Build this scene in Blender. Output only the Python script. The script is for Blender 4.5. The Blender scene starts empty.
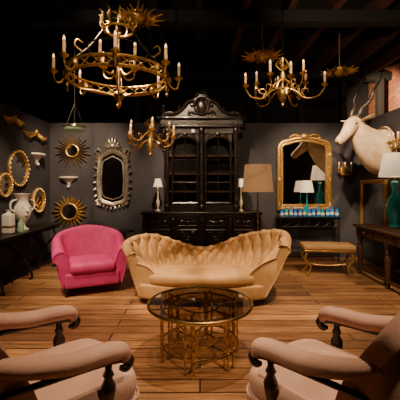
import bpy, math, random
from mathutils import Vector, Matrix
random.seed(7)
pi=math.pi
sin,cos=math.sin,math.cos
def V(a): return Vector(a)
# ---------------------------------------------------------------- materials
def mk(name,col,rough=.5,metal=0.0,noise=0.0,nscale=20,bump=0.0,bscale=80,emit=0,ecol=None,sheen=0,col2=None,coat=0,stretch=None):
    m=bpy.data.materials.new(name); m.use_nodes=True
    nt=m.node_tree; b=nt.nodes['Principled BSDF']
    b.inputs['Base Color'].default_value=(*col,1)
    b.inputs['Roughness'].default_value=rough
    b.inputs['Metallic'].default_value=metal
    b.inputs['Sheen Weight'].default_value=sheen
    b.inputs['Sheen Tint'].default_value=(*col,1)
    b.inputs['Coat Weight'].default_value=coat
    if emit:
        b.inputs['Emission Color'].default_value=(*(ecol or col),1)
        b.inputs['Emission Strength'].default_value=emit
    tc=nt.nodes.new('ShaderNodeTexCoord')
    src=tc.outputs['Object']
    if stretch:
        mp=nt.nodes.new('ShaderNodeMapping'); mp.inputs['Scale'].default_value=stretch
        nt.links.new(src,mp.inputs['Vector']); src=mp.outputs['Vector']
    if noise or col2:
        n=nt.nodes.new('ShaderNodeTexNoise'); n.inputs['Scale'].default_value=nscale; n.inputs['Detail'].default_value=5
        nt.links.new(src,n.inputs['Vector'])
        r=nt.nodes.new('ShaderNodeValToRGB')
        c2=col2 or tuple(c*(1-noise) for c in col)
        r.color_ramp.elements[0].position=.35; r.color_ramp.elements[1].position=.65
        r.color_ramp.elements[0].color=(*c2,1); r.color_ramp.elements[1].color=(*col,1)
        nt.links.new(n.outputs['Fac'],r.inputs['Fac']); nt.links.new(r.outputs['Color'],b.inputs['Base Color'])
    if bump:
        n2=nt.nodes.new('ShaderNodeTexNoise'); n2.inputs['Scale'].default_value=bscale; n2.inputs['Detail'].default_value=4
        nt.links.new(src,n2.inputs['Vector'])
        bp=nt.nodes.new('ShaderNodeBump'); bp.inputs['Strength'].default_value=bump; bp.inputs['Distance'].default_value=.01
        nt.links.new(n2.outputs['Fac'],bp.inputs['Height']); nt.links.new(bp.outputs['Normal'],b.inputs['Normal'])
    return m
def glassmat(name,tint,fac=.05,rough=.02):
    m=bpy.data.materials.new(name); m.use_nodes=True; nt=m.node_tree
    nt.nodes.remove(nt.nodes['Principled BSDF'])
    out=nt.nodes['Material Output']
    t=nt.nodes.new('ShaderNodeBsdfTransparent'); t.inputs[0].default_value=(*tint,1)
    g=nt.nodes.new('ShaderNodeBsdfGlossy'); g.inputs['Roughness'].default_value=rough
    f=nt.nodes.new('ShaderNodeLayerWeight'); f.inputs['Blend'].default_value=.5
    p=nt.nodes.new('ShaderNodeMath'); p.operation='POWER'; p.inputs[1].default_value=4
    a=nt.nodes.new('ShaderNodeMath'); a.operation='ADD'; a.inputs[1].default_value=fac; a.use_clamp=True
    x=nt.nodes.new('ShaderNodeMixShader')
    nt.links.new(f.outputs['Facing'],p.inputs[0]); nt.links.new(p.outputs[0],a.inputs[0]); nt.links.new(a.outputs[0],x.inputs[0])
    nt.links.new(t.outputs[0],x.inputs[1]); nt.links.new(g.outputs[0],x.inputs[2]); nt.links.new(x.outputs[0],out.inputs[0])
    return m
cream=mk('tan_velvet',(.56,.315,.12),.7,noise=.16,nscale=9,bump=.12,bscale=120,sheen=.3)
pink=mk('pink_velvet',(.58,.035,.20),.7,noise=.2,nscale=7,bump=.15,sheen=.25)
mauve=mk('mauve_velvet',(.50,.29,.215),.75,noise=.2,nscale=6,bump=.2,sheen=.3)
darkwood=mk('carved_dark_wood',(.013,.008,.007),.28,noise=.4,nscale=14,bump=.3,bscale=40,coat=.3)
brownwood=mk('walnut_wood',(.085,.038,.018),.33,noise=.4,nscale=5,bump=.1,stretch=(1,8,8))
blackwood=mk('ebonised_wood',(.012,.009,.008),.3)
brass=mk('aged_brass',(.72,.47,.18),.25,1,noise=.3,nscale=12)
gold=mk('gilt_wood',(.70,.42,.13),.38,.75,noise=.4,nscale=25,bump=.4,bscale=60)
dgold=mk('dark_gilt',(.60,.36,.11),.36,.85,noise=.5,nscale=30,bump=.4)
silver=mk('antique_silver',(.50,.44,.36),.32,.75,noise=.5,nscale=25,bump=.4)
mirror=mk('mirror_glass',(.80,.77,.70),.03,1)
oldmirror=mk('foxed_mirror',(.60,.57,.52),.12,1,noise=.4,nscale=9)
iron=mk('wrought_iron',(.03,.025,.02),.45,.7)
smoke=glassmat('smoked_glass',(.66,.60,.52),.07)
clear=glassmat('cabinet_glass',(.7,.7,.7),.03)
candle=mk('candle_sleeve',(.62,.38,.18),.6,emit=.04,ecol=(1,.55,.25))  # faint warm glow put into the sleeves of unlit candles
candle_glow=mk('candle_bulb',(1,.75,.45),.3,emit=1.8,ecol=(1,.58,.28))  # bulb glow is added; the candles themselves are off
plaster=mk('white_plaster',(.75,.68,.57),.6,noise=.1,bump=.15)
turq=mk('turquoise_glaze',(.015,.33,.40),.15,coat=.6)
blue=mk('blue_enamel_glow',(.01,.16,.46),.2,coat=.4,emit=.12,ecol=(.0,.30,.8))  # faint blue glow put into the enamel; the jars are no lamps
shade_tan=mk('tan_linen_shade',(.50,.28,.13),.8,bump=.1,emit=.32,ecol=(.7,.36,.14))
shade_white=mk('cream_linen_shade',(.75,.64,.48),.8,emit=.6,ecol=(1,.77,.50))
bulb=mk('bulb_glow',(1,.8,.5),.4,emit=12,ecol=(1,.62,.3))
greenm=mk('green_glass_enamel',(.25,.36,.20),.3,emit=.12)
fur=mk('antelope_hide',(.72,.56,.38),.85,col2=(.52,.36,.22),nscale=6,bump=.5,bscale=70)
furd=mk('antelope_face_hide',(.34,.19,.10),.8,col2=(.60,.43,.27),nscale=7,bump=.4)
horn=mk('horn',(.06,.042,.03),.4,noise=.5,bump=.5,bscale=30)
black=mk('black_gloss',(.004,.004,.004),.12)
ceram=mk('white_ceramic',(.80,.76,.68),.25,coat=.3)
wallm=mk('charcoal_paint',(.050,.046,.056),.75,noise=.25,nscale=2.2,bump=.12,bscale=150)
darkp=mk('near_black',(.005,.0045,.0045),.8,noise=.3,nscale=3)  # near black; outer walls carry the darkness beyond the partitions in their colour
beamw=mk('old_red_timber',(.085,.027,.014),.75,noise=.6,nscale=6,bump=.4,stretch=(6,.7,6))
studm=mk('dark_timber',(.011,.008,.007),.7,noise=.4)
def floor_mat():
    m=bpy.data.materials.new('plank_floor'); m.use_nodes=True; nt=m.node_tree; b=nt.nodes['Principled BSDF']
    N=nt.nodes.new; L=nt.links.new
    tc=N('ShaderNodeTexCoord'); br=N('ShaderNodeTexBrick')
    L(tc.outputs['Object'],br.inputs['Vector'])
    br.inputs['Scale'].default_value=1; br.inputs['Brick Width'].default_value=2.3; br.inputs['Row Height'].default_value=.155
    br.inputs['Mortar Size'].default_value=.007; br.inputs['Mortar Smooth'].default_value=.2; br.inputs['Bias'].default_value=-.1
    br.inputs['Color1'].default_value=(.56,.295,.13,1); br.inputs['Color2'].default_value=(.22,.10,.042,1); br.inputs['Mortar'].default_value=(.03,.012,.006,1)
    br.offset=.37
    mp=N('ShaderNodeMapping'); mp.inputs['Scale'].default_value=(.9,16,1); L(tc.outputs['Object'],mp.inputs['Vector'])
    n=N('ShaderNodeTexNoise'); n.inputs['Scale'].default_value=2.4; n.inputs['Detail'].default_value=9; n.inputs['Roughness'].default_value=.68; L(mp.outputs[0],n.inputs['Vector'])
    r=N('ShaderNodeValToRGB'); r.color_ramp.elements[0].position=.36; r.color_ramp.elements[0].color=(.22,.18,.16,1); r.color_ramp.elements[1].position=.60; r.color_ramp.elements[1].color=(1.2,1.15,1.1,1)
    L(n.outputs['Fac'],r.inputs['Fac'])
    mx=N('ShaderNodeMix'); mx.data_type='RGBA'; mx.blend_type='MULTIPLY'; mx.inputs['Factor'].default_value=.85
    L(br.outputs['Color'],mx.inputs['A']); L(r.outputs['Color'],mx.inputs['B'])
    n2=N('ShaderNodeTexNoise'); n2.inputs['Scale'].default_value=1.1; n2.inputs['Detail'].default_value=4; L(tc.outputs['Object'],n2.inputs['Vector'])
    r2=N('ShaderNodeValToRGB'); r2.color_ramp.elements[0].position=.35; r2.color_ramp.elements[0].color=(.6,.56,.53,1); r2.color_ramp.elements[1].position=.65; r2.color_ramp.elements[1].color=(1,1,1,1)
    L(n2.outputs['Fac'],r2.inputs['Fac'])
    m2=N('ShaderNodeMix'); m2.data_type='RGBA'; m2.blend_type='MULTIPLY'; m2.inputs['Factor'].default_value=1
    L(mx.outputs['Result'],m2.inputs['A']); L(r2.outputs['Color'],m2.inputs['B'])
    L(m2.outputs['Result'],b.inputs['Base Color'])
    b.inputs['Roughness'].default_value=.40
    bp=N('ShaderNodeBump'); bp.inputs['Strength'].default_value=.35; bp.inputs['Distance'].default_value=.01; bp.invert=True
    L(br.outputs['Fac'],bp.inputs['Height']); L(bp.outputs[0],b.inputs['Normal'])
    return m
floorm=floor_mat()
def brick_mat():
    m=bpy.data.materials.new('red_brick'); m.use_nodes=True; nt=m.node_tree; b=nt.nodes['Principled BSDF']
    N=nt.nodes.new; L=nt.links.new
    tc=N('ShaderNodeTexCoord'); sp=N('ShaderNodeSeparateXYZ'); cb=N('ShaderNodeCombineXYZ'); br=N('ShaderNodeTexBrick')
    L(tc.outputs['Object'],sp.inputs[0]); L(sp.outputs['Y'],cb.inputs['X']); L(sp.outputs['Z'],cb.inputs['Y']); L(cb.outputs[0],br.inputs['Vector'])
    br.inputs['Scale'].default_value=1; br.inputs['Brick Width'].default_value=.24; br.inputs['Row Height'].default_value=.08; br.inputs['Mortar Size'].default_value=.008
    br.inputs['Color1'].default_value=(.40,.14,.07,1); br.inputs['Color2'].default_value=(.22,.075,.04,1); br.inputs['Mortar'].default_value=(.10,.06,.045,1)
    L(br.outputs['Color'],b.inputs['Base Color']); b.inputs['Roughness'].default_value=.9
    return m
brickm=brick_mat()
# ---------------------------------------------------------------- mesh builder
def catmull(P,n,closed=False):
    P=[V(p) for p in P]; k=len(P); out=[]
    segs=k if closed else k-1
    for i in range(n):
        t=i/(n if closed else n-1)*segs
        s=min(int(t),segs-1); u=t-s
        if closed: a,b,c,d=P[(s-1)%k],P[s%k],P[(s+1)%k],P[(s+2)%k]
        else:
            b,c=P[s],P[s+1]; a=P[s-1] if s>0 else b*2-c; d=P[s+2] if s+2<k else c*2-b
        out.append(.5*((2*b)+(c-a)*u+(2*a-5*b+4*c-d)*u*u+(3*b-a-3*c+d)*u**3))
    return out
class M:
    def __init__(s): s.v=[];s.f=[];s.mi=[];s.mats=[];s.T=Matrix.Identity(4)
    def m(s,mat):
        if mat not in s.mats: s.mats.append(mat)
        return s.mats.index(mat)
    def add(s,vs,fs,mat):
        o=len(s.v); k=s.m(mat)
        s.v+= [tuple(s.T@V(p)) for p in vs]
        for f in fs: s.f.append(tuple(o+i for i in f)); s.mi.append(k)
    def box(s,c,sz,mat,r=0,n=None):
        x,y,z=[a/2 for a in sz]
        if not r:
            vs=[(c[0]+i*x,c[1]+j*y,c[2]+k*z) for i in(-1,1) for j in(-1,1) for k in(-1,1)]
            s.add(vs,[(0,1,3,2),(4,6,7,5),(0,4,5,1),(2,3,7,6),(0,2,6,4),(1,5,7,3)],mat); return
        r=min(r,x,y,z)
        h=(x,y,z)
        def ts(H):
            q=[-H+r*(1-cos(pi/2*i/3)) for i in range(4)]
            mid=[-H+r+(2*H-2*r)*i/4 for i in range(1,4)]
            return q+mid+[-a for a in reversed(q)]
        vs=[];fs=[]
        for ax in range(3):
            for sg in(-1,1):
                a,b=[(1,2),(2,0),(0,1)][ax]
                A=ts(h[a]);B=ts(h[b]);o=len(vs)
                for p in A:
                    for q in B:
                        P=[0,0,0];P[ax]=sg*h[ax];P[a]=p;P[b]=q
                        I=[max(-(h[k]-r),min(h[k]-r,P[k])) for k in range(3)]
                        d=V([P[k]-I[k] for k in range(3)])
                        d=d.normalized()*r if d.length>1e-9 else d
                        vs.append(tuple(c[k]+I[k]+d[k] for k in range(3)))
                nb=len(B)
                for i in range(len(A)-1):
                    for j in range(nb-1):
                        q=(o+i*nb+j,o+(i+1)*nb+j,o+(i+1)*nb+j+1,o+i*nb+j+1)
                        fs.append(q if sg>0 else q[::-1])
        s.add(vs,fs,mat)
    def loft(s,rings,mat,closed=True,caps=True,wrap=False):
        n=len(rings[0]);vs=[p for r in rings for p in r];fs=[]
        R=len(rings)
        for i in range(R if wrap else R-1):
            i2=(i+1)%R
            for j in range(n if closed else n-1):
                k=(j+1)%n
                fs.append((i*n+j,i*n+k,i2*n+k,i2*n+j))
        if caps and not wrap:
            fs.append(tuple(range(n))[::-1]); fs.append(tuple((R-1)*n+j for j in range(n)))
        s.add(vs,fs,mat)
    def tube(s,pts,r,mat,n=8,dense=0,closed=False,flat=1):
        if dense:
            if isinstance(r,(list,tuple)):
                rr=[q.x for q in catmull([(a,0,0) for a in r],dense,closed)]; r=rr
            pts=catmull(pts,dense,closed)
        pts=[V(p) for p in pts]; k=len(pts)
        if not isinstance(r,(list,tuple)): r=[r]*k
        def tan(i):
            a=pts[(i-1)%k] if closed or i>0 else pts[i]; b=pts[(i+1)%k] if closed or i<k-1 else pts[i]
            d=b-a
            return d.normalized() if d.length>1e-9 else V((0,0,1))
        t=tan(0); u=t.cross(V((0,0,1)))
        if u.length<.1: u=t.cross(V((1,0,0)))
        u.normalize(); rings=[]
        for i in range(k):
            t2=tan(i); u=(u-t2*u.dot(t2)); 
            if u.length<1e-6: u=t2.orthogonal()
            u.normalize(); w=t2.cross(u)
            rings.append([tuple(pts[i]+u*(cos(2*pi*j/n)*r[i])+w*(sin(2*pi*j/n)*r[i]*flat)) for j in range(n)])
        s.loft(rings,mat,caps=not closed,wrap=closed)
    def cyl(s,a,b,r,mat,r2=None,n=14): s.tube([a,b],[r,r if r2 is None else r2],mat,n)
    def lathe(s,c,prof,mat,n=20,sx=1,sy=1,caps=True):
        rings=[[(c[0]+r*cos(2*pi*j/n)*sx,c[1]+r*sin(2*pi*j/n)*sy,c[2]+z) for j in range(n)] for r,z in prof]
        s.loft(rings,mat,caps=caps)
    def ell(s,c,r,mat,n=10,m_=6):
        if not isinstance(r,(list,tuple)): r=(r,r,r)
        rings=[]
        for i in range(m_+1):
            a=-pi/2+pi*i/m_; q=max(cos(a),.02)
            rings.append([(c[0]+r[0]*q*cos(2*pi*j/n),c[1]+r[1]*q*sin(2*pi*j/n),c[2]+r[2]*sin(a)) for j in range(n)])
        s.loft(rings,mat)
    def ring(s,c,R,r,mat,axis='Z',n=32,k=8,sy=1,flat=1):
        pts=[]
        for i in range(n):
            a=2*pi*i/n
            p={'Z':(R*cos(a),R*sin(a)*sy,0),'Y':(R*cos(a),0,R*sin(a)*sy),'X':(0,R*cos(a),R*sin(a)*sy)}[axis]
            pts.append((c[0]+p[0],c[1]+p[1],c[2]+p[2]))
        s.tube(pts,r,mat,k,closed=True,flat=flat)
    def prism(s,out,y0,y1,mat):
        n=len(out); vs=[(x,y0,z) for x,z in out]+[(x,y1,z) for x,z in out]
        fs=[tuple(range(n)),tuple(range(n,2*n))[::-1]]+[(i,i+n,(i+1)%n+n,(i+1)%n) for i in range(n)]
        s.add(vs,fs,mat)
    def sweepframe(s,out,prof,mat):
        n=len(out); rings=[]
        area=sum(out[i][0]*out[(i+1)%n][1]-out[(i+1)%n][0]*out[i][1] for i in range(n))
        sg=1 if area>0 else -1
        for i in range(n):
            p=V(out[i]);e1=(p-V(out[i-1]));e2=(V(out[(i+1)%n])-p)
            e1=e1.normalized();e2=e2.normalized()
            n1=V((-e1.y,e1.x))*sg;n2=V((-e2.y,e2.x))*sg
            nn=(n1+n2).normalized(); k=1/max(.5,nn.dot(n1))
            rings.append([(p.x+nn.x*o*k,y,p.y+nn.y*o*k) for o,y in prof])
        s.loft(rings,mat,wrap=True)
    def done(s,name,loc=(0,0,0),rz=0,sharp=40):
        me=bpy.data.meshes.new(name); me.from_pydata(s.v,[],s.f)
        for mt in s.mats: me.materials.append(mt)
        me.polygons.foreach_set('material_index',s.mi); me.update()
        import bmesh
        bm=bmesh.new(); bm.from_mesh(me); bmesh.ops.remove_doubles(bm,verts=bm.verts,dist=1e-5)
        bmesh.ops.recalc_face_normals(bm,faces=bm.faces); bm.to_mesh(me); bm.free()
        me.shade_smooth()
        me.set_sharp_from_angle(angle=math.radians(sharp))
        o=bpy.data.objects.new(name,me); bpy.context.scene.collection.objects.link(o)
        o.location=loc; o.rotation_euler=(0,0,rz); return o
def shell(m,IB,T,OB,r,mat,nS=90,nP=36,tuft=None,bulge=0.0,outb=0.02,buttons=None):
    a=catmull(IB,nS);b=catmull(T,nS);c=catmull(OB,nS);Z=V((0,0,1))
    R=r if isinstance(r,(list,tuple)) else [r]*len(IB)
    rr=[q.x for q in catmull([(x,0,0) for x in R],nS)]
    G=[]
    for i in range(nS):
        ib,t,ob=a[i],b[i],c[i];q=rr[i]
        n=V((t.x-ib.x,t.y-ib.y,0)); n=n.normalized()
        pr=[ib,ib.lerp(t-n*q,.33)-n*bulge,ib.lerp(t-n*q,.68)-n*bulge,t-n*q,t-n*q*.7+Z*q*.7,t+Z*q,t+n*q*.75+Z*q*.6,t+n*q*1.05-Z*q*.2,
            t+n*q*.4-Z*q*1.0,(t+n*q*.2-Z*q).lerp(ob,.5)+n*outb,ob]
        G.append(catmull(pr,nP))
    if tuft:
        A,B,d=tuft
        H=[[p.copy() for p in row] for row in G]
        L=[0]
        for i in range(1,nS): L.append(L[-1]+(b[i]-b[i-1]).length*.5+(a[i]-a[i-1]).length*.5)
        nA=max(2,round(L[-1]/A)); A=L[-1]/nA
        jm=int(nP*.46)
        for i in range(nS):
            for j in range(1,jm+1):
                du=G[min(i+1,nS-1)][j]-G[max(i-1,0)][j]; dv=G[i][j+1]-G[i][j-1]
                nn=dv.cross(du)
                if nn.length<1e-9: continue
                nn.normalize()
                n=V((b[i].x-a[i].x,b[i].y-a[i].y,0)).normalized()
                if nn.dot(Z*.6-n)<0: nn=-nn
                u=L[i]/A; v=min(j/jm*B,B-.5)
                w=(abs(sin(pi*(u+v)))*abs(sin(pi*(u-v))))**.42
                fade=min(1,j/4)*min(1,(jm-j)/4+.1)
                H[i][j]=G[i][j]+nn*(w-.45)*d*fade
        if buttons:
            for ku in range(nA*2+1):
                for kv in range(0,int(B*2)+1):
                    if (ku+kv)%2: continue
                    u=ku/2*A; v=kv/2
                    if v<=.2 or v>B-.15: continue
                    i=min(range(nS),key=lambda q:abs(L[q]-u)); j=int(v/B*jm)
                    if 2<i<nS-3: m.ell(tuple(H[i][j]),.010,buttons,6,4)
        G=H
    m.loft([[tuple(p) for p in row] for row in G],mat,closed=False,caps=False)
    for row in (G[0],G[-1]):
        n=len(row); m.add([tuple(p) for p in row],[tuple(range(n))],mat)
    return G
def pad(m,out,z0,z1,r,mat,dome=0.02):
    n=len(out);cx=sum(p[0] for p in out)/n;cy=sum(p[1] for p in out)/n
    rings=[]
    def sc(off,z): 
        R=[]
        for x,y in out:
            d=V((x-cx,y-cy));L=d.length;d=d*((L-off)/L); R.append((cx+d.x,cy+d.y,z))
        return R
    for a in range(5): t=a/4*pi/2; rings.append(sc(r*(1-sin(t)),z0+r*(1-cos(t))))
    for a in range(5): t=a/4*pi/2; rings.append(sc(r*(1-cos(t)),z1-r*(1-sin(t))))
    for f in (.75,.5,.25,.02):
        rings.append([(cx+(x-cx)*f,cy+(y-cy)*f,z1+dome*(1-f*f)) for x,y,_ in rings[9]])
    m.loft(rings,mat)
# ---------------------------------------------------------------- room
def slab(name,lo,hi,mat):
    m=M(); c=[(a+b)/2 for a,b in zip(lo,hi)]; z=[b-a for a,b in zip(lo,hi)]
    m.box((0,0,0),z,mat); o=m.done(name,c); return o
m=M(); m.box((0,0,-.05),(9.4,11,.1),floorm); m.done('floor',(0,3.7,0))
slab('wall_back',(-3.1,6.6,0),(3.3,6.7,2.69),wallm)
slab('wall_left',(-3.1,-1.4,0),(-3.0,6.6,2.69),wallm)
slab('wall_right',(3.2,-1.4,0),(3.3,6.6,2.69),wallm)
slab('baseboard_back',(-3.0,6.57,0),(3.2,6.6,.14),wallm)
slab('baseboard_left',(-3.0,-1.4,0),(-2.975,6.57,.14),wallm)
slab('baseboard_right',(3.175,-1.4,0),(3.2,6.57,.14),wallm)
slab('wall_front',(-4.7,-1.5,0),(4.7,-1.4,4.4),darkp)
slab('wall_rear_outer',(-4.7,9.0,0),(4.7,9.1,4.4),darkp)
slab('wall_left_outer',(-4.7,-1.4,0),(-4.6,9,4.4),darkp)
slab('wall_right_brick',(4.6,-1.4,0),(4.7,9,4.4),brickm)
slab('ceiling',(-4.7,-1.5,4.4),(4.7,9.1,4.5),darkp)
for i in range(13):
    x=-4.2+i*.7
    slab('ceiling_joist',(x-.05,-1.4,4.16),(x+.05,9,4.4),beamw if x>.6 else studm)
for i,y in enumerate((1.0,5.2,8.0)):
    slab('ceiling_beam',(-4.6,y-.1,3.98),(4.6,y+.1,4.16),darkp)
for i,(x,y) in enumerate(((-4.0,8.5),(-3.2,8.5),(-2.4,8.5),(-1.6,8.5),(1.5,8.5),(2.6,8.5),(3.6,8.3),(4.3,7.9))):
    slab('timber_post',(x-.07,y-.07,0),(x+.07,y+.07,3.98 if y<8.0 else 4.16),studm)
# ---------------------------------------------------------------- chaise sofa
m=M()
IB=[(-.50,0,.33),(-.62,.22,.34),(-.5,.46,.34),(0,.54,.34),(.5,.46,.34),(.66,.22,.34),(.50,0,.33)]
T=[(-.86,.04,.56),(-.98,.34,.68),(-.70,.68,.70),(0,.76,.52),(.60,.76,.70),(1.05,.42,.79),(1.0,.04,.66)]
OB=[(-.76,.04,.10),(-.82,.3,.10),(-.62,.66,.10),(0,.70,.10),(.6,.7,.10),(.84,.35,.10),(.76,.03,.10)]
G=shell(m,IB,T,OB,[.05,.06,.06,.05,.06,.07,.06],cream,nS=300,nP=100,tuft=(.14,2.0,.055),bulge=-.03,buttons=cream)
m.tube([tuple(p) for p in G[0]],.009,cream,6); m.tube([tuple(p) for p in G[-1]],.009,cream,6)
out=[(p.x,p.y) for p in catmull([(-.76,.03,0),(-.4,-.05,0),(0,-.07,0),(.4,-.05,0),(.74,.02,0),(.82,.3,0),(.6,.64,0),(0,.66,0),(-.6,.64,0),(-.80,.3,0)],72,True)]
pad(m,out,.08,.25,.03,cream,0)
out2=[(p.x,p.y) for p in catmull([(-.64,.02,0),(-.4,-.06,0),(0,-.08,0),(.4,-.06,0),(.64,.02,0),(.70,.3,0),(.5,.58,0),(0,.60,0),(-.5,.58,0),(-.66,.3,0)],72,True)]
pad(m,out2,.24,.375,.055,cream,.015)
for x,y in((-.62,.06),(.62,.06),(-.55,.6),(.55,.6),(0,0)):
    m.lathe((x,y,0),[(.016,0),(.022,.02),(.014,.04),(.03,.08),(.032,.11)],blackwood,10)
m.done('tufted_chaise_sofa',(0.02,3.95,0),math.radians(-2),60)
# ---------------------------------------------------------------- coffee table
m=M()
h=.45
m.lathe((0,0,0),[(.0005,h-.01),(.43,h-.01),(.43,h),(.0005,h)],smoke,64,caps=False)
m.ring((0,0,h-.006),.437,.013,brass,n=64,k=8)
m.ring((0,0,h-.03),.33,.009,brass,n=48)
m.ring((0,0,.12),.33,.008,brass,n=48)
m.ring((0,0,h-.03),.16,.007,brass,n=32)
m.ring((0,0,.12),.14,.007,brass,n=32)
for i in range(6):
    a=2*pi*i/6+.28
    for d,rr in((-.10,.33),(.10,.33),(0,.27)):
        x,y=rr*cos(a+d),rr*sin(a+d)
        pr=[]
        for k in range(5):
            z0=k*.085
            pr+=[(.0085,z0+.005),(.012,z0+.012),(.0085,z0+.02)]
        pr=[(.012,0)]+pr+[(.0085,h-.012)]
        m.lathe((x,y,0),pr,brass,8)
    m.cyl((.27*cos(a),.27*sin(a),.12),(.33*cos(a-.1),.33*sin(a-.1),.12),.007,brass,n=6)
    m.cyl((.27*cos(a),.27*sin(a),.12),(.33*cos(a+.1),.33*sin(a+.1),.12),.007,brass,n=6)
    m.cyl((.27*cos(a),.27*sin(a),.12),(.14*cos(a),.14*sin(a),.12),.007,brass,n=6)
    m.cyl((.42*cos(a),.42*sin(a),h-.025),(.16*cos(a),.16*sin(a),h-.03),.007,brass,n=6)
    b=a+2*pi/6
    m.tube([(.33*cos(a+.1),.33*sin(a+.1),.33),(.31*cos((a+b)/2),.31*sin((a+b)/2),.40),(.33*cos(b-.1),.33*sin(b-.1),.33)],.006,brass,6,dense=9)
m.done('round_glass_coffee_table',(0,2.82,0))
# ---------------------------------------------------------------- foreground open armchairs
def lib_chair(loc,rz):
    m=M()
    IB=[(-.27,-.10,.36),(-.26,-.22,.38),(-.15,-.29,.38),(0,-.31,.38),(.15,-.29,.38),(.26,-.22,.38),(.27,-.10,.36)]
    T=[(-.31,-.22,.66),(-.33,-.36,.86),(-.20,-.44,.98),(0,-.47,1.0),(.20,-.44,.98),(.33,-.36,.86),(.31,-.22,.66)]
    OB=[(-.31,-.14,.24),(-.31,-.28,.24),(-.2,-.36,.24),(0,-.38,.24),(.2,-.36,.24),(.31,-.28,.24),(.31,-.14,.24)]
    shell(m,IB,T,OB,[.03,.045,.05,.05,.05,.045,.03],mauve,nS=90,nP=50,bulge=.015)
    out=[(p.x,p.y) for p in catmull([(-.32,.31,0),(-.2,.40,0),(0,.42,0),(.2,.40,0),(.32,.31,0),(.33,0,0),(.32,-.26,0),(0,-.34,0),(-.32,-.26,0),(-.33,0,0)],60,True)]
    pad(m,out,.2,.34,.025,mauve,0)
    pad(m,[(x*.98,y*.98) for x,y in out],.32,.465,.06,mauve,.035)
    m.tube([(x,y,.335) for x,y in out],.008,mauve,6,closed=True)
    for x in(-.3,.3):
        m.tube([(x*1.03,-.34,.76),(x*1.08,-.2,.70),(x*1.1,-.02,.655),(x*1.1,.14,.645),(x*1.1,.235,.63),(x*1.1,.262,.585)],[.04,.052,.056,.056,.052,.034],mauve,14,dense=30,flat=.8)
        m.tube([(x*1.1,-.3,.62),(x*1.1,-.05,.61),(x*1.1,.18,.60),(x*1.1,.28,.575),(x*1.1,.265,.535),(x*1.1,.235,.545)],[.014,.016,.022,.026,.022,.014],blackwood,8,dense=26)
        m.lathe((x*1.1,.17,.30),[(.024,0),(.03,.02),(.018,.05),(.022,.09),(.034,.15),(.036,.18),(.018,.22),(.028,.235),(.016,.26),(.02,.30)],blackwood,14)
        m.lathe((x*.97,.31,0),[(.016,.0),(.026,.012),(.026,.035),(.014,.05),(.022,.06),(.026,.10),(.034,.15),(.022,.18),(.036,.20),(.036,.24)],blackwood,14)
        m.tube([(x*.9,-.27,.24),(x*.93,-.33,.12),(x*.95,-.38,0)],[.03,.024,.018],blackwood,8)
    return m.done('open_arm_library_chair',loc,rz,60)
lib_chair((-.79,1.72,0),math.radians(-47.5))
lib_chair((.71,1.71,0),math.radians(40.5))
# ---------------------------------------------------------------- pink armchair
m=M()
IB=[(-.27,-.38,.36),(-.29,-.1,.36),(-.25,.2,.36),(0,.26,.36),(.25,.2,.36),(.29,-.1,.36),(.27,-.38,.36)]
T=[(-.40,-.38,.51),(-.42,-.1,.54),(-.40,.28,.70),(0,.42,.78),(.40,.28,.70),(.42,-.1,.54),(.40,-.38,.51)]
OB=[(-.37,-.37,.12),(-.39,-.1,.12),(-.36,.30,.12),(0,.38,.12),(.36,.30,.12),(.39,-.1,.12),(.37,-.37,.12)]
G=shell(m,IB,T,OB,[.085,.08,.06,.06,.06,.08,.085],pink,nS=90,nP=50,bulge=.0)
m.tube([tuple(p) for p in G[0]],.007,pink,6); m.tube([tuple(p) for p in G[-1]],.007,pink,6)
m.box((0,-.08,.21),(.70,.62,.20),pink,.03)
m.box((0,-.11,.36),(.58,.62,.14),pink,.055)
for x,y in((-.33,-.33),(.33,-.33)): m.lathe((x,y,0),[(.014,0),(.022,.02),(.016,.04),(.03,.09),(.03,.13)],blackwood,10)
for x in(-.3,.3): m.tube([(x,.27,.13),(x,.31,0)],[.026,.016],blackwood,8)
m.done('pink_velvet_armchair',(-1.56,4.70,0),math.radians(24),60)
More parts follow.
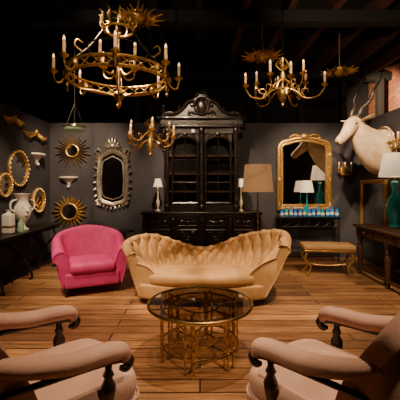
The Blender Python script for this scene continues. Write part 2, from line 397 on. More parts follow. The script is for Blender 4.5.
# ---------------------------------------------------------------- carved cabinet
m=M(); D=darkwood
m.box((0,-.25,.05),(2.22,.5,.10),D,.01)
m.box((0,-.25,.50),(2.12,.46,.82),D)
m.box((0,-.26,.93),(2.24,.54,.05),D,.015)
m.box((0,-.26,.885),(2.18,.50,.04),D,.01)
m.box((0,-.25,.125),(2.18,.50,.04),D,.01)
for x in(-1.04,-.52,0,.52,1.04):
    m.lathe((x,-.50,.14),[(.05,0),(.05,.06),(.028,.08),(.045,.16),(.05,.24),(.03,.30),(.04,.33),(.026,.44),(.042,.52),(.05,.54),(.05,.72)],D,14)
    m.ell((x,-.545,.80),(.035,.02,.045),D); 
for i in range(4):
    cx=-.78+i*.52
    m.sweepframe([(cx-.19,.17),(cx+.19,.17),(cx+.19,.64),(cx-.19,.64)],[(0,-.47),(0,-.505),(.02,-.515),(.04,-.49),(.05,-.475)],D)
    m.sweepframe([(cx-.19,.68),(cx+.19,.68),(cx+.19,.85),(cx-.19,.85)],[(0,-.47),(0,-.50),(.015,-.505),(.03,-.475)],D)
    m.ell((cx,-.49,.41),(.055,.03,.055),D); m.ring((cx,-.485,.41),.085,.014,D,'Y',20,6)
    for k in range(8):
        a=2*pi*k/8; m.ell((cx+.085*cos(a),-.49,.41+.11*sin(a)),(.026,.02,.03),D,8,4)
    for sx in(-1,1):
        for sz in(-1,1):
            m.tube([(cx+sx*.03,-.485,.41+sz*.12),(cx+sx*.10,-.49,.41+sz*.17),(cx+sx*.14,-.49,.41+sz*.13),(cx+sx*.11,-.49,.41+sz*.10)],[.012,.016,.012,.006],D,6,dense=10)
    m.ell((cx,-.49,.765),(.04,.02,.03),D)
    for sx in(-1,1): m.tube([(cx+sx*.05,-.485,.765),(cx+sx*.10,-.49,.79),(cx+sx*.14,-.49,.76),(cx+sx*.11,-.49,.745)],[.014,.014,.01,.006],D,6,dense=9)
zb,zt=.955,2.50
m.box((0,-.02,(zb+zt)/2),(1.36,.03,zt-zb),D)
for x in(-.67,.67): m.box((x,-.2,(zb+zt)/2),(.05,.38,zt-zb),D)
m.box((0,-.2,zb+.06),(1.38,.40,.12),D)
for z in(1.32,1.66,2.0): m.box((0,-.18,z),(1.30,.30,.022),brownwood)
for cx in(-.31,.31):
    w=.255
    arch=[(cx-w,zb+.14),(cx+w,zb+.14),(cx+w,2.22)]+[(cx+w*cos(pi*t/10),2.22+.16*sin(pi*t/10)) for t in range(1,10)]+[(cx-w,2.22)]
    m.sweepframe(arch,[(0,-.36),(0,-.40),(.015,-.41),(.035,-.40),(.045,-.37)],D)
    m.add([(x,-.375,z) for x,z in arch],[tuple(range(len(arch)))],clear)
    top=[(cx-w,2.40),(cx-w,2.22)]+[(cx-w*cos(pi*t/10),2.22+.16*sin(pi*t/10)) for t in range(1,10)]+[(cx+w,2.22),(cx+w,2.40)]
    m.prism(top,-.385,-.36,D)
    m.ell((cx,-.41,2.40),(.05,.03,.04),D)
    for sx in(-1,1): m.tube([(cx+sx*.08,-.40,2.42),(cx+sx*.15,-.40,2.38),(cx+sx*.2,-.40,2.34)],[.012,.016,.008],D,6,dense=7)
    m.cyl((cx,-.385,zb+.15),(cx,-.385,2.35),.007,D,n=6)
    for z in(1.5,1.92): m.cyl((cx-w,-.385,z),(cx+w,-.385,z),.006,D,n=6)
for x in(-.64,0,.64):
    pr=[(.055,0),(.055,.10),(.035,.12),(.05,.18),(.05,.22)]
    for k in range(12): pr+=[(.033,.26+k*.08),(.042,.30+k*.08)]
    pr+=[(.03,1.24),(.05,1.30),(.055,1.36),(.06,1.52)]
    m.lathe((x,-.42,zb+.02),pr,D,14)
    m.ell((x,-.475,zb+.08),(.04,.02,.05),D); m.ell((x,-.485,2.46),(.045,.03,.06),D)
m.box((0,-.21,2.46),(1.44,.42,.10),D)
m.box((0,-.23,2.54),(1.56,.50,.05),D,.015)
m.box((0,-.23,2.61),(1.50,.46,.10),D)
m.box((0,-.24,2.69),(1.66,.54,.05),D,.018)
for k in range(23): m.box((-.74+k*.0673,-.485,2.60),(.03,.03,.05),D)
cr=[(-.72,2.71),(-.70,2.80),(-.60,2.83),(-.48,2.80),(-.36,2.86),(-.27,2.98),(-.15,3.04),(-.10,3.12),(0,3.18),(.10,3.12),(.15,3.04),(.27,2.98),(.36,2.86),(.48,2.80),(.60,2.83),(.70,2.80),(.72,2.71)]
m.prism(cr,-.40,-.33,D)
for sx in(-1,1):
    m.tube([(sx*.70,-.41,2.76),(sx*.5,-.42,2.78),(sx*.36,-.42,2.86),(sx*.28,-.42,2.97),(sx*.18,-.42,3.02),(sx*.13,-.42,2.96),(sx*.18,-.42,2.92),(sx*.21,-.42,2.95)],[.03,.03,.03,.035,.035,.028,.02,.015],D,8,dense=30)
    m.lathe((sx*.72,-.38,2.71),[(.05,0),(.05,.04),(.02,.06),(.045,.12),(.05,.16),(.02,.20),(.025,.22),(.005,.27)],D,12)
    m.lathe((sx*.42,-.38,2.82),[(.03,0),(.012,.03),(.03,.06),(.005,.13)],D,10)
    m.tube([(sx*.1,-.42,2.78),(sx*.2,-.43,2.82),(sx*.25,-.43,2.77),(sx*.2,-.43,2.75)],[.02,.024,.018,.01],D,7,dense=10)
m.ell((0,-.42,2.92),(.10,.05,.13),D,14,8); m.ring((0,-.43,2.92),.13,.02,D,'Y',24,8,sy=1.2)
for k in range(7):
    a=pi*(k+.5)/7; m.ell((.10*cos(a),-.40,3.10+.09*sin(a)),(.03,.025,.045),D,8,5)
m.ell((0,-.38,3.23),(.035,.03,.05),D)
m.done('carved_display_cabinet',(.03,6.56,0),0,35)
# ---------------------------------------------------------------- lamps
def plight(name,loc,e,col=(1,.72,.42),r=.03):
    l=bpy.data.lights.new(name,'POINT'); l.energy=e; l.color=col; l.shadow_soft_size=r
    o=bpy.data.objects.new(name,l); bpy.context.scene.collection.objects.link(o); o.location=loc; return o
def shade(m,z0,z1,r0,r1,mat):
    m.lathe((0,0,0),[(r0,z0),(r1,z1),(r1-.006,z1),(r0-.006,z0)],mat,32,caps=False)
    m.ring((0,0,z0),r0,.004,mat,n=32,k=6); m.ring((0,0,z1),r1,.004,mat,n=32,k=6)
    for k in range(3): a=2*pi*k/3; m.cyl((0,0,z1-.03),((r1-.005)*cos(a),(r1-.005)*sin(a),z1-.01),.003,brass,n=5)
    m.lathe((0,0,0),[(.012,z0+.0),(.02,z0+.03),(.032,z0+.07),(.02,z0+.11),(.005,z0+.12)],bulb,12)
    m.cyl((0,0,z0-.05),(0,0,z1-.02),.006,brass,n=6)
def mini_lamp(x):
    m=M()
    m.lathe((0,0,0),[(.05,0),(.05,.012),(.018,.03),(.012,.06),(.03,.12),(.034,.18),(.014,.24),(.018,.26),(.01,.30),(.01,.46)],plaster,16)
    shade(m,.46,.61,.09,.05,shade_white); m.done('table_lamp',(x,6.28,.957))
mini_lamp(-.80); mini_lamp(.78)
m=M()
m.lathe((0,0,0),[(.15,0),(.15,.02),(.05,.035),(.02,.06),(.014,.3),(.022,.32),(.014,.34),(.013,.8),(.022,.82),(.013,.84),(.012,1.35)],brass,20)
shade(m,1.34,1.79,.26,.22,shade_tan)
m.done('floor_lamp',(.98,5.6,0)); plight('floor_lamp_bulb_light',(.98,5.6,1.45),10)
def turq_lamp(loc):
    m=M(); 
    m.lathe((0,0,0),[(r*1.05,z*1.42) for r,z in [(.08,0),(.085,.02),(.06,.03),(.075,.06),(.12,.16),(.125,.22),(.09,.30),(.04,.36),(.03,.44),(.05,.48),(.03,.50)]],turq,24)
    m.lathe((0,0,0),[(.095,0),(.095,.015)],brass,24)
    shade(m,.77,1.12,.22,.16,shade_white); m.done('turquoise_table_lamp',loc)
turq_lamp((2.95,5.0,.806)); plight('turquoise_lamp_light',(2.95,5.0,1.66),6)
m=M()
m.lathe((0,0,0),[(.06,0),(.06,.015),(.02,.03),(.03,.08),(.045,.14),(.02,.22),(.012,.26),(.01,.44)],turq,16)
shade(m,.46,.68,.13,.09,shade_white)
m.done('table_lamp',(2.06,6.36,.852))
# ---------------------------------------------------------------- mirrors
def mirror_obj(out,prof,fm,gm,name,loc,inset,rz=0,extra=None):
    m=M(); m.sweepframe(out,prof,fm)
    n=len(out)
    g=[]
    area=sum(out[i][0]*out[(i+1)%n][1]-out[(i+1)%n][0]*out[i][1] for i in range(n)); sg=1 if area>0 else -1
    for i in range(n):
        p=V(out[i]);e1=(p-V(out[i-1])).normalized();e2=(V(out[(i+1)%n])-p).normalized()
        n1=V((-e1.y,e1.x))*sg;n2=V((-e2.y,e2.x))*sg;nn=(n1+n2).normalized();k=1/max(.5,nn.dot(n1))
        g.append((p.x+nn.x*inset*k,-.02,p.y+nn.y*inset*k))
    m.add(g,[tuple(range(n))],gm)
    m.add([(x,0,z) for x,z in out],[tuple(range(n))],fm)
    if extra: extra(m)
    return m.done(name,loc,rz,35)
w=.55
arch=[(-w,0),(w,0),(w,1.22)]+[(w-.18+.18*cos(pi/2*t/6),1.22+.2*sin(pi/2*t/6)) for t in range(1,7)]+[(.2,1.47),(0,1.49),(-.2,1.47)]+[(-w+.18-.18*sin(pi/2*t/6),1.22+.2*cos(pi/2*t/6)) for t in range(0,6)]+[(-w,1.22)]
def beads(m):
    for a,b in(((-.43,.12),(-.43,1.2)),((.43,.12),(.43,1.2)),((-.43,.12),(.43,.12))):
        for k in range(22): t=k/21; m.ell((a[0]+(b[0]-a[0])*t,-.05,a[1]+(b[1]-a[1])*t),.014,gold,6,4)
    m.ell((0,-.06,1.47),(.10,.04,.07),gold)
    for sx in(-1,1):
        m.tube([(sx*.08,-.06,1.47),(sx*.2,-.06,1.5),(sx*.3,-.06,1.46),(sx*.25,-.06,1.42)],[.025,.028,.02,.01],gold,7,dense=12)
        for z in(.1,.6,1.1): m.ell((sx*.5,-.065,z),(.03,.02,.06),gold)
mirror_obj(arch,[(0,0),(0,-.05),(.02,-.07),(.05,-.075),(.08,-.05),(.10,-.055),(.12,-.04),(.125,-.015)],gold,mirror,'gilt_arched_mirror',(2.07,6.585,.94),.12,extra=beads)
m=M()
for x in(-.55,.55):
    for y in(-.14,.14): m.cyl((x,y,0),(x,y,.82),.013,iron,n=8)
    m.cyl((x,-.14,.12),(x,.14,.12),.009,iron,n=6)
for z in(.815,.12):
    for y in(-.14,.14): m.cyl((-.55,y,z),(.55,y,z),.011,iron,n=8)
m.box((0,0,.835),(1.16,.34,.03),blackwood,.006)
m.box((0,0,.13),(1.08,.27,.012),smoke)
for k in range(6):
    x=-.46+k*.184; m.tube([(x,-.14,.81),(x+.09,-.14,.74),(x,-.14,.67)],.006,iron,6,dense=7)
m.cyl((-.55,-.14,.66),(.55,-.14,.66),.007,iron,n=6)
m.done('mirror_console_table',(2.07,6.37,0))
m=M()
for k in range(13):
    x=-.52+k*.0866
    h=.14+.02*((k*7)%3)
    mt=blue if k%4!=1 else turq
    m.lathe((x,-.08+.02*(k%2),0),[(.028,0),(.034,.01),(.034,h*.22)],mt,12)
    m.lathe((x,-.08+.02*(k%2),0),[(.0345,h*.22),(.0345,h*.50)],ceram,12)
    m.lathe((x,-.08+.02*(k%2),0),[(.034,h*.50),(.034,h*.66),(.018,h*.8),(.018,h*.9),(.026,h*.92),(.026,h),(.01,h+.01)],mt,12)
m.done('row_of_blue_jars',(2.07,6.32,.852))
# gold bench
m=M()
m.box((0,0,.46),(.80,.36,.09),cream,.035)
m.box((0,0,.405),(.78,.34,.03),gold,.01)
for x in(-.33,.33):
    for y in(-.13,.13):
        m.tube([(x,y,.40),(x*1.12,y*1.05,.28),(x*.86,y,.14),(x*1.1,y*1.15,.0)],[.02,.018,.015,.016],gold,8,dense=14)
    m.cyl((x*.9,-.13,.17),(x*.9,.13,.17),.011,gold,n=6)
m.tube([(-.30,0,.17),(-.1,0,.15),(.1,0,.15),(.30,0,.17)],.011,gold,6,dense=9)
m.done('gilt_upholstered_bench',(2.06,5.35,0),math.radians(-6))
# ---------------------------------------------------------------- right desk
m=M(); W=brownwood
m.box((0,0,.785),(.62,1.80,.04),W,.012); m.box((0,0,.70),(.54,1.70,.14),W)
for k in range(3):
    y=-.56+k*.56
    m.box((-.275,y,.70),(.012,.48,.10),W,.004); m.ell((-.29,y,.70),(.012,.016,.016),brass)
for x in(-.23,.23):
    for y in(-.8,0,.8):
        m.lathe((x,y,0),[(.025,0),(.035,.03),(.02,.06),(.03,.12),(.04,.30),(.046,.42),(.024,.46),(.04,.50),(.026,.54),(.045,.58),(.045,.64)],W,14)
    m.box((x,0,.10),(.04,1.6,.03),W)
m.done('turned_leg_library_table',(2.86,4.62,0))
mirror_obj([(-.45,0),(.45,0),(.45,1.05),(-.45,1.05)],[(0,0),(0,-.04),(.02,-.05),(.05,-.04),(.07,-.03),(.075,-.01)],gold,oldmirror,'rectangular_gilt_mirror',(3.185,6.05,.50),.07,rz=math.radians(-90))
# ---------------------------------------------------------------- left console
m=M()
m.box((0,0,.735),(.42,2.0,.04),blackwood,.01); m.box((0,0,.70),(.36,1.9,.04),blackwood)
for y in(-.8,-.05,.75):
    for sx in(-1,1):
        m.tube([(sx*.15,y,.69),(sx*.19,y,.55),(sx*.04,y,.38),(sx*.15,y,.2),(sx*.19,y,.05),(sx*.15,y,.015)],[.016,.018,.018,.018,.018,.014],iron,8,dense=22)
    for sy in(-1,1):
        m.tube([(.0,y,.40),(.0,y+sy*.10,.30),(0,y+sy*.17,.12),(0,y+sy*.20,.02)],[.016,.016,.014,.014],iron,8,dense=12)
    m.ell((0,y,.38),.045,iron); m.ring((0,y,.28),.07,.008,iron,'X',16,6)
m.tube([(0,-.8,.38),(0,-.4,.28),(0,-.05,.38),(0,.35,.28),(0,.75,.38)],.012,iron,6,dense=20)
m.done('iron_base_console_table',(-2.76,5.1,0))
m=M()
m.lathe((0,0,0),[(.085,0),(.085,.025),(.05,.04),(.035,.08),(.05,.12),(.10,.18),(.13,.28),(.12,.36),(.08,.42),(.075,.46),(.10,.51),(.13,.56),(.12,.56),(.07,.47)],ceram,24)
for sx in(-1,1): m.tube([(0,sx*.115,.28),(0,sx*.18,.34),(0,sx*.17,.44),(0,sx*.09,.47)],[.014,.014,.014,.012],ceram,8,dense=12)
m.tube([(0.12,0,.36),(.145,0,.30),(.125,0,.27)],[.01,.018,.01],ceram,8)
for y in(-.05,.05): m.ell((.115,y,.36),(.012,.02,.01),ceram)
m.ell((.12,0,.235),(.012,.035,.012),ceram)
m.done('white_ceramic_urn',(-2.74,5.1,.757),math.radians(-35))
m=M(); m.box((0,0,.14),(.13,.13,.28),ceram,.015); m.lathe((0,0,.28),[(.05,0),(.03,.02),(.03,.05),(.04,.06)],ceram,14)
m.box((0,0,.10),(.134,.134,.03),gold); m.done('white_lidded_canister',(-2.74,4.72,.757))
m=M(); m.lathe((0,0,0),[(.04,0),(.045,.02),(.045,.13),(.015,.17),(.015,.21),(.02,.215)],greenm,14); m.done('green_bottle',(-2.66,4.9,.757))
def round_mirror(y,z,R,name='round_gilt_mirror'):
    m=M()
    n=36; out=[(R*cos(2*pi*i/n),R*sin(2*pi*i/n)) for i in range(n)]
    m.sweepframe(out,[(0,0),(-.005,-.03),(.01,-.045),(.03,-.04),(.045,-.03),(.05,-.01)],gold)
    m.add([(x*(R-.045)/R,-.02,zz*(R-.045)/R) for x,zz in out],[tuple(range(n))],mirror)
    for k in range(24): a=2*pi*k/24; m.ell(((R-.02)*cos(a),-.045,(R-.02)*sin(a)),.016,gold,6,4)
    m.done(name,(-2.99,y,z),math.radians(90),35)
round_mirror(5.41,1.72,.30); round_mirror(6.07,1.17,.23); round_mirror(5.02,1.45,.19)
def sunburst(name,loc,r0,R,n,mat,rz=0,wide=.5,gm=mirror):
    m=M()
    m.ring((0,-.03,0),r0,.02,mat,'Y',32,8)
    pts=[(r0*cos(2*pi*i/28),-.03,r0*sin(2*pi*i/28)) for i in range(28)]
    m.add(pts,[tuple(range(28))],gm)
    for k in range(n):
        a=2*pi*k/n; L=R if k%2 else r0+(R-r0)*.72
        w=wide*2*pi*r0/n
        d=V((cos(a),0,sin(a)));t=V((-sin(a),0,cos(a)))
        ks=[(r0*.98,w*.5,-.02),(r0+(L-r0)*.55,w*.62,-.035),(L,.003,-.02)]
        vs=[];
        for rr,ww,y in ks:
            vs+=[tuple(d*rr-t*ww+V((0,-.008,0))),tuple(d*rr+V((0,y-.012,0))),tuple(d*rr+t*ww+V((0,-.008,0))),tuple(d*rr+V((0,-.002,0)))]
        m.loft([vs[0:4],vs[4:8],vs[8:12]],mat)
    return m.done(name,loc,rz,30)
sunburst('sunburst_mirror',(-2.54,6.59,2.13),.12,.36,28,gold,wide=.45)
sunburst('sunflower_mirror',(-2.60,6.59,.92),.16,.36,22,gold,wide=.8,gm=oldmirror)
def bracket(loc,rz):
    m=M()
    n=16
    def half(r,z): return [(r*cos(pi+pi*i/n),r*.8*sin(pi+pi*i/n),z) for i in range(n+1)]
    m.loft([half(r,z) for r,z in((.01,-.20),(.03,-.18),(.05,-.13),(.11,-.07),(.17,-.04),(.185,-.03),(.185,0),(.001,0))],plaster,closed=True)
    m.ell((0,-.03,-.20),(.03,.028,.03),plaster)
    m.done('plaster_wall_bracket',loc,rz)
bracket((-2.62,6.598,1.62),0); bracket((-2.998,6.05,2.03),math.radians(90))
def scrollorn(loc,L):
    m=M()
    m.tube([(-L,-.03,.10),(-L*.6,-.04,.0),(-L*.25,-.04,.04),(0,-.05,.08),(L*.25,-.04,.04),(L*.6,-.04,.0),(L,-.03,.10)],[.006,.014,.014,.02,.014,.014,.006],gold,8,dense=36)
    for sx in(-1,1):
        for k in range(6):
            x=sx*L*(.12+.14*k); m.tube([(x,-.03,.03),(x+sx*.03,-.05,.10-.01*k),(x+sx*.07,-.04,.08)],[.012,.012,.003],gold,6,dense=7)
    m.ell((0,-.05,.12),(.04,.03,.06),gold)
    m.done('gilt_scroll_wall_ornament',loc,math.radians(90))
scrollorn((-2.99,5.95,2.28),.42); scrollorn((-2.99,5.25,2.42),.28)
w=.30
vo=[(-w,.14),(-.22,.06),(0,.0),(.22,.06),(w,.14),(w+.03,.5),(w,.90),(.27,1.02),(.14,1.10),(0,1.16),(-.14,1.10),(-.27,1.02),(-w,.90),(-w-.03,.5)]
def ven(m):
    pts=catmull([(x,0,z) for x,z in vo],44,True)
    for i,p in enumerate(pts):
        c=V((0,0,.55)); d=(p-c).normalized()
        m.tube([tuple(p+V((0,-.03,0))),tuple(p+d*.04+V((0,-.05,0))),tuple(p+d*(.075 if i%2 else .05)+V((0,-.03,0)))],[.018,.02,.004],silver,6)
    for k in range(7):
        a=pi*(.12+.76*k/6); L=.15+.10*sin(a)**3
        m.tube([(.05*cos(a),-.04,1.16+.02),(.12*cos(a)*1.2,-.06,1.16+L*.6*sin(a)),(.17*cos(a),-.03,1.16+L*sin(a)+.02)],[.02,.025,.004],silver,6,dense=7)
    m.ell((0,-.05,1.20),(.05,.03,.06),silver)
    for sx in(-1,1): m.tube([(sx*.2,-.04,1.06),(sx*.28,-.05,1.14),(sx*.34,-.05,1.10),(sx*.30,-.05,1.05)],[.018,.02,.015,.006],silver,6,dense=10)
    m.sweepframe([(x*.72,.55+(z-.55)*.76) for x,z in vo],[(0,-.02),(0,-.035),(.02,-.035),(.02,-.02)],silver)
mirror_obj(vo,[(0,0),(0,-.03),(.02,-.045),(.07,-.035),(.09,-.015)],silver,oldmirror,'venetian_mirror',(-1.74,6.59,1.02),.085,extra=ven)
m=M()
m.lathe((0,0,0),[(.19,.58),(.20,.59),(.20,.61),(.0005,.61)],blackwood,24)
m.lathe((0,0,0),[(.02,.12),(.035,.2),(.02,.3),(.03,.45),(.05,.58)],blackwood,14)
for k in range(3): a=2*pi*k/3; m.tube([(0,0,.2),(.12*cos(a),.12*sin(a),.12),(.2*cos(a),.2*sin(a),.012)],[.022,.018,.014],blackwood,8,dense=8)
m.done('round_side_table',(-1.42,6.15,0))
# ---------------------------------------------------------------- chandeliers
def candlearm(m,p,ang,mat,h=.11):
    x,y,z=p
    m.lathe((x,y,z),[(.008,-.03),(.014,-.015),(.038,0),(.042,.012),(.016,.018),(.02,.03),(.015,.035)],mat,10)
    m.cyl((x,y,z+.03),(x,y,z+.03+h),.014,candle,n=8)
    m.lathe((x,y,z+.03+h),[(.008,0),(.012,.014),(.007,.03),(.002,.042)],candle_glow,6)
def rod(m,z0,z1,mat):
    k=int((z1-z0)/.05)
    for i in range(k):
        m.ring((0,0,z0+.05*(i+.5)),.014,.0035,mat,'X' if i%2 else 'Y',8,4,sy=2)
m=M(); R=.47
m.ring((0,0,0),R,.016,dgold,n=64); m.ring((0,0,.085),R,.013,dgold,n=64)
for k in range(24):
    a=2*pi*k/24; b=a+2*pi/24; P=lambda q,z:(R*cos(q),R*sin(q),z)
    m.cyl(P(a,0),P(b,.085),.006,dgold,n=5); m.cyl(P(a,.085),P(b,0),.006,dgold,n=5)
    m.ell(P((a+b)/2,.042),.014,dgold,6,4)
for k in range(8):
    a=2*pi*k/8+.2; c,s_=cos(a),sin(a)
    f=lambda r,z:(r*c,r*s_,z)
    m.tube([f(R,.04),f(R+.05,-.03),f(R+.10,-.03),f(R+.12,.03)],[.010,.010,.010,.008],dgold,7,dense=14)
    candlearm(m,(*(f(R+.12,0)[:2]),.06),a,dgold,.10)
    m.ell(f(R+.015,.04),(.03,.03,.045),dgold,8,6)
    if k%2==0:
        m.tube([f(R,.085),f(.40,.20),f(.27,.32),f(.14,.50)],.008,iron,6,dense=16)
        m.tube([f(.33,.26),f(.40,.32),f(.38,.38),f(.33,.35)],[.010,.010,.008,.004],dgold,6,dense=10)
        m.tube([f(R,0),f(.36,-.08),f(.2,-.10),f(.03,-.14)],.009,dgold,6,dense=14)
        m.lathe(f(R,0),[(.004,-.12),(.016,-.10),(.006,-.08),(.02,-.05),(.008,-.01)],dgold,8)
    else:
        m.tube([f(.03,.12),f(.10,.05),f(.19,.08),f(.22,.15)],[.009,.009,.009,.007],dgold,6,dense=14)
        candlearm(m,(*(f(.22,0)[:2]),.18),a,dgold,.09)
m.ring((0,0,.50),.14,.012,dgold,n=30); m.ring((0,0,.30),.285,.006,iron,n=36)
for k in range(10):
    a=2*pi*k/10; f=lambda r,z:(r*cos(a),r*sin(a),z)
    m.tube([f(.14,.50),f(.17,.56),f(.15,.62),f(.19,.65)],[.010,.016,.012,.003],dgold,6,dense=8)
m.lathe((0,0,0),[(.004,-.26),(.025,-.23),(.012,-.20),(.045,-.16),(.05,-.12),(.015,-.08),(.012,.0),(.03,.06),(.035,.12),(.012,.18),(.012,.44),(.03,.48),(.012,.54),(.008,.66)],dgold,14)
rod(m,.66,4.16-2.45,iron)
m.done('hoop_candle_chandelier',(-.79,3.2,2.45))
def branch(name,loc,R,n,H,mat,drop=-.12):
    m=M()
    for k in range(n):
        a=2*pi*k/n+.25; c,s_=cos(a),sin(a); f=lambda r,z:(r*c,r*s_,z)
        rr=R*(1 if k%2 else .66); zz=0 if k%2 else .10
        m.tube([f(.03,.02+zz),f(rr*.3,-.02+zz),f(rr*.55,drop+zz),f(rr*.85,drop*.9+zz),f(rr,zz-.02)],[.010,.009,.009,.009,.007],mat,7,dense=22)
        m.tube([f(rr*.55,drop+zz),f(rr*.45,drop*.2+zz),f(rr*.6,drop*.1+zz),f(rr*.62,drop*.5+zz)],[.007,.007,.006,.003],mat,6,dense=12)
        m.ell(f(rr*.75,drop*1.02+zz),(.022,.022,.012),mat,8,4)
        candlearm(m,(rr*c,rr*s_,zz+.01),a,mat,.09)
    m.lathe((0,0,0),[(.004,-.20),(.022,-.18),(.010,-.155),(.035,-.12),(.05,-.06),(.045,0),(.02,.04),(.025,.10),(.042,.14),(.025,.20),(.012,.24),(.025,H*.7),(.012,H*.75),(.022,H-.03),(.006,H)],mat,16)
    for k in range(6):
        a=2*pi*k/6; m.tube([(.02*cos(a),.02*sin(a),H*.6),(.08*cos(a),.08*sin(a),H*.75),(.03*cos(a),.03*sin(a),H*.95)],[.008,.008,.003],mat,6,dense=8)
    rod(m,H,4.16-loc[2],iron)
    m.done(name,loc)
branch('brass_branch_chandelier',(1.0,4.0,2.60),.48,10,.40,dgold)
branch('gilt_candle_chandelier',(-.66,4.4,2.04),.38,8,.30,gold,-.09)
for (x,y,z,r0,R) in ((-.86,4.6,3.80,.13,.36),(.98,5.2,3.50,.13,.34),(2.45,5.8,3.46,.12,.33)):
    m=M()
    for k in range(26):
        a=2*pi*k/26; L=R if k%2 else R*.8; f=lambda r,zz,b=0:(r*cos(a+b),r*sin(a+b),zz)
        m.loft([[f(r0,0,-.09),f(r0,-.02),f(r0,0,.09),f(r0,.01)],[f((r0+L)/2,-.03,-.07),f((r0+L)/2,-.05),f((r0+L)/2,-.03,.07),f((r0+L)/2,-.02)],[f(L,-.015,-.01),f(L,-.018),f(L,-.015,.01),f(L,-.01)]],gold)
    m.lathe((0,0,0),[(.002,-.10),(.06,-.09),(.11,-.05),(r0+.01,-.01),(r0+.01,.03),(.05,.05),(.012,.06),(.012,3.98-z+ (0 if y==5.2 else .18))],dgold,20)
    m.done('sunburst_ceiling_light',(x,y,z))
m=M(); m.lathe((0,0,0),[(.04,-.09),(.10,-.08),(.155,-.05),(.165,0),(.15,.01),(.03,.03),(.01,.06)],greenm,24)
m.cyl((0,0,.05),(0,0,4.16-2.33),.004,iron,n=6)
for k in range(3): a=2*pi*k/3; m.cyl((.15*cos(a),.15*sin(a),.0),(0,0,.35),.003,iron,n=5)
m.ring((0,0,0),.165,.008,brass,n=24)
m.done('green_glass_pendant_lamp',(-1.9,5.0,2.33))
def sconce(name,loc,rz):
    m=M()
    m.ell((0,-.02,0),(.05,.02,.11),gold)
    for sx in(-1,0,1):
        m.tube([(0,-.03,-.03),(sx*.06,-.10,-.07),(sx*.12,-.14,-.02),(sx*.12,-.14,.02)],[.01,.011,.009,.008],gold,7,dense=12)
        candlearm(m,(sx*.12,-.14,.03),0,gold,.08)
    m.tube([(0,-.03,.08),(0,-.05,.16),(0,-.03,.2)],[.02,.022,.003],gold,6)
    m.done(name,loc,rz)
sconce('gilt_wall_sconce',(2.84,6.598,1.72),0); sconce('gilt_wall_sconce',(3.198,5.22,2.1),math.radians(-90))
# ---------------------------------------------------------------- antelope trophy
m=M()
def ringloft(ctrl,mat,n=24,dens=26):
    C=catmull([c[0] for c in ctrl],dens); A=catmull([(c[1],c[2],0) for c in ctrl],dens)
    rings=[]
    for i in range(dens):
        t=(C[min(i+1,dens-1)]-C[max(i-1,0)]).normalized()
        side=t.cross(V((0,0,1))).normalized(); up=side.cross(t)
        a,b=A[i].x,A[i].y
        rings.append([tuple(C[i]+side*(a*cos(2*pi*j/n))+up*(b*sin(2*pi*j/n)*(1.0 if sin(2*pi*j/n)>0 else 1.08))) for j in range(n)])
    m.loft(rings,mat)
ringloft([((0,0,0),.27,.40),((-.10,-.01,.0),.28,.39),((-.26,-.03,.07),.22,.31),((-.42,-.07,.20),.16,.225),((-.54,-.11,.34),.125,.165),((-.60,-.13,.42),.11,.13),((-.63,-.14,.46),.07,.07)],fur)
ringloft([((-.53,-.10,.45),.05,.06),((-.57,-.12,.44),.105,.12),((-.66,-.17,.37),.11,.135),((-.76,-.23,.27),.082,.105),((-.86,-.29,.17),.066,.08),((-.93,-.33,.10),.068,.074),((-.96,-.35,.07),.05,.05),((-.97,-.356,.062),.015,.015)],furd,24,34)
fw=V((-.76,-.45,-.46)).normalized(); sd=fw.cross(V((0,0,1))).normalized(); up=sd.cross(fw)
H=V((-.66,-.17,.37))
for s_ in(-1,1):
    e=H+sd*s_*.097+up*.045+fw*.01
    m.ell(tuple(e),.024,black,10,8)
    m.tube([tuple(e+fw*-.035+up*.01),tuple(e+up*.026+sd*s_*.004),tuple(e+fw*.035+up*.002)],[.008,.012,.006],furd,6,dense=8)
    nst=V((-.948,-.345,.085))+sd*s_*.042+up*.018; m.ell(tuple(nst),(.014,.012,.016),black,8,6)
    b=V((-.57,-.12,.45))+sd*s_*.09
    d=(sd*s_*.95+up*.25-fw*.25).normalized()
    m.tube([tuple(b),tuple(b+d*.06),tuple(b+d*.13),tuple(b+d*.2),tuple(b+d*.235)],[.022,.045,.05,.03,.004],fur,10,dense=14,flat=.35)
    hb=V((-.60,-.13,.52))+sd*s_*.05
    pts=[];rad=[]
    back=V((.42,.02,.92)).normalized()
    ax1=sd; ax2=back.cross(sd).normalized()
    for i in range(60):
        t=i/59; ph=t*2.3*2*pi
        cc=hb+back*(t*.80)+sd*s_*(.10*t+.05*sin(pi*t))
        pts.append(tuple(cc+(ax1*cos(ph)*s_+ax2*sin(ph))*.022*(1-t*.5)*min(1,t*5)))
        rad.append(.036*(1-t)**.7+.004+.003*sin(i*1.7)*(1-t))
    m.tube(pts,rad,horn,10)
m.tube([tuple(V((-.957,-.35,.05))+sd*-.035),tuple(V((-.977,-.362,.045))),tuple(V((-.957,-.35,.05))+sd*.035)],[.004,.006,.004],black,6,dense=8)
m.ell((-.967,-.356,.075),(.022,.022,.018),black,8,6)
m.box((.012,0,0),(.03,.36,.6),brownwood,.012)
m.done('mounted_antelope_head',(3.165,5.62,2.05),0,60)
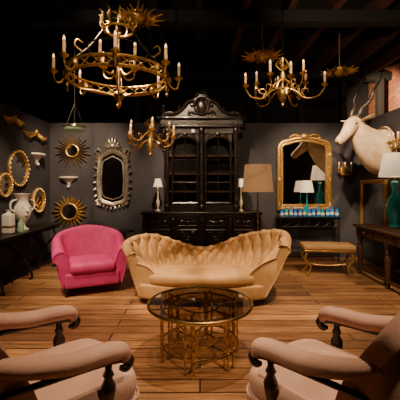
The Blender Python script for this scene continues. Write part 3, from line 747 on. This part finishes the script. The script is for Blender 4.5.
# ---------------------------------------------------------------- lights
K=1.7
def spot(loc,tgt,e,ang=50,blend=.8,col=(1,.73,.46),r=.05):
    l=bpy.data.lights.new('spotlight_beam','SPOT'); l.energy=e*K; l.spot_size=math.radians(ang); l.spot_blend=blend; l.color=col; l.shadow_soft_size=r
    o=bpy.data.objects.new('spotlight_beam',l); bpy.context.scene.collection.objects.link(o)
    d=(V(tgt)-V(loc)).normalized(); o.location=V(loc)+d*.12; o.rotation_euler=d.to_track_quat('-Z','Y').to_euler()
    m=M(); q=d.to_track_quat('-Z','Y').to_matrix().to_4x4(); m.T=q
    m.lathe((0,0,0),[(.02,.10),(.045,.09),(.05,-.08),(.045,-.08),(.04,.0),(.005,.01)],black,14,caps=False)
    m.T=Matrix.Identity(4); m.cyl((0,0,.04),(0,0,4.16-loc[2]),.008,black,n=6)
    m.done('track_spotlight',loc)
spot((-1.5,2.9,3.9),(.1,4.35,.4),540,40)
spot((1.3,3.4,3.9),(.2,4.5,.4),180,38)
spot((.5,2.9,3.9),(.1,2.8,.3),300,60)
spot((-2.2,2.9,3.9),(-1.6,4.8,.4),440,34)
spot((-.4,4.0,3.9),(0,6.4,1.9),520,48)
spot((1.6,3.6,3.9),(2.1,6.5,1.5),430,42)
spot((1.9,3.2,3.9),(2.9,5.6,2.1),420,36)
spot((-1.7,3.8,3.9),(-2.3,6.5,1.7),480,46)
spot((-1.4,3.4,3.9),(-2.8,5.1,1.1),300,34)  # extra spotlight added to brighten the urn and canister
spot((-1.6,.6,3.9),(-.7,1.8,.4),280,44)
spot((1.6,.6,3.9),(.7,1.8,.4),280,44)
spot((1.6,2.6,3.9),(1.9,4.4,0),400,46)
spot((-1.9,1.8,3.9),(-1.7,3.5,0),330,46)
spot((-.2,1.2,3.3),(-.8,3.2,2.5),110,45)
spot((.4,2.0,3.6),(1.0,4.0,2.7),120,45)
spot((3.4,6.9,3.7),(4.6,8.2,3.4),260,70)  # lamp added behind the partition so the brick wall shows
spot((1.4,2.6,3.2),(2.6,5.0,4.3),120,80)  # added uplight, aimed up to brighten the ceiling timbers
spot((-1.4,2.6,3.4),(-1.0,4.6,3.8),60,60)
w=bpy.data.worlds.new('World'); bpy.context.scene.world=w; w.use_nodes=True
w.node_tree.nodes['Background'].inputs[0].default_value=(.05,.035,.025,1); w.node_tree.nodes['Background'].inputs[1].default_value=.3
# ---------------------------------------------------------------- camera
cam=bpy.data.cameras.new('camera'); co=bpy.data.objects.new('camera',cam); bpy.context.scene.collection.objects.link(co)
co.location=(0,0,1.45); co.rotation_euler=(math.radians(90),0,0); cam.lens=29.7; cam.sensor_width=36; cam.shift_y=-.0375; cam.clip_start=.05
bpy.context.scene.camera=co
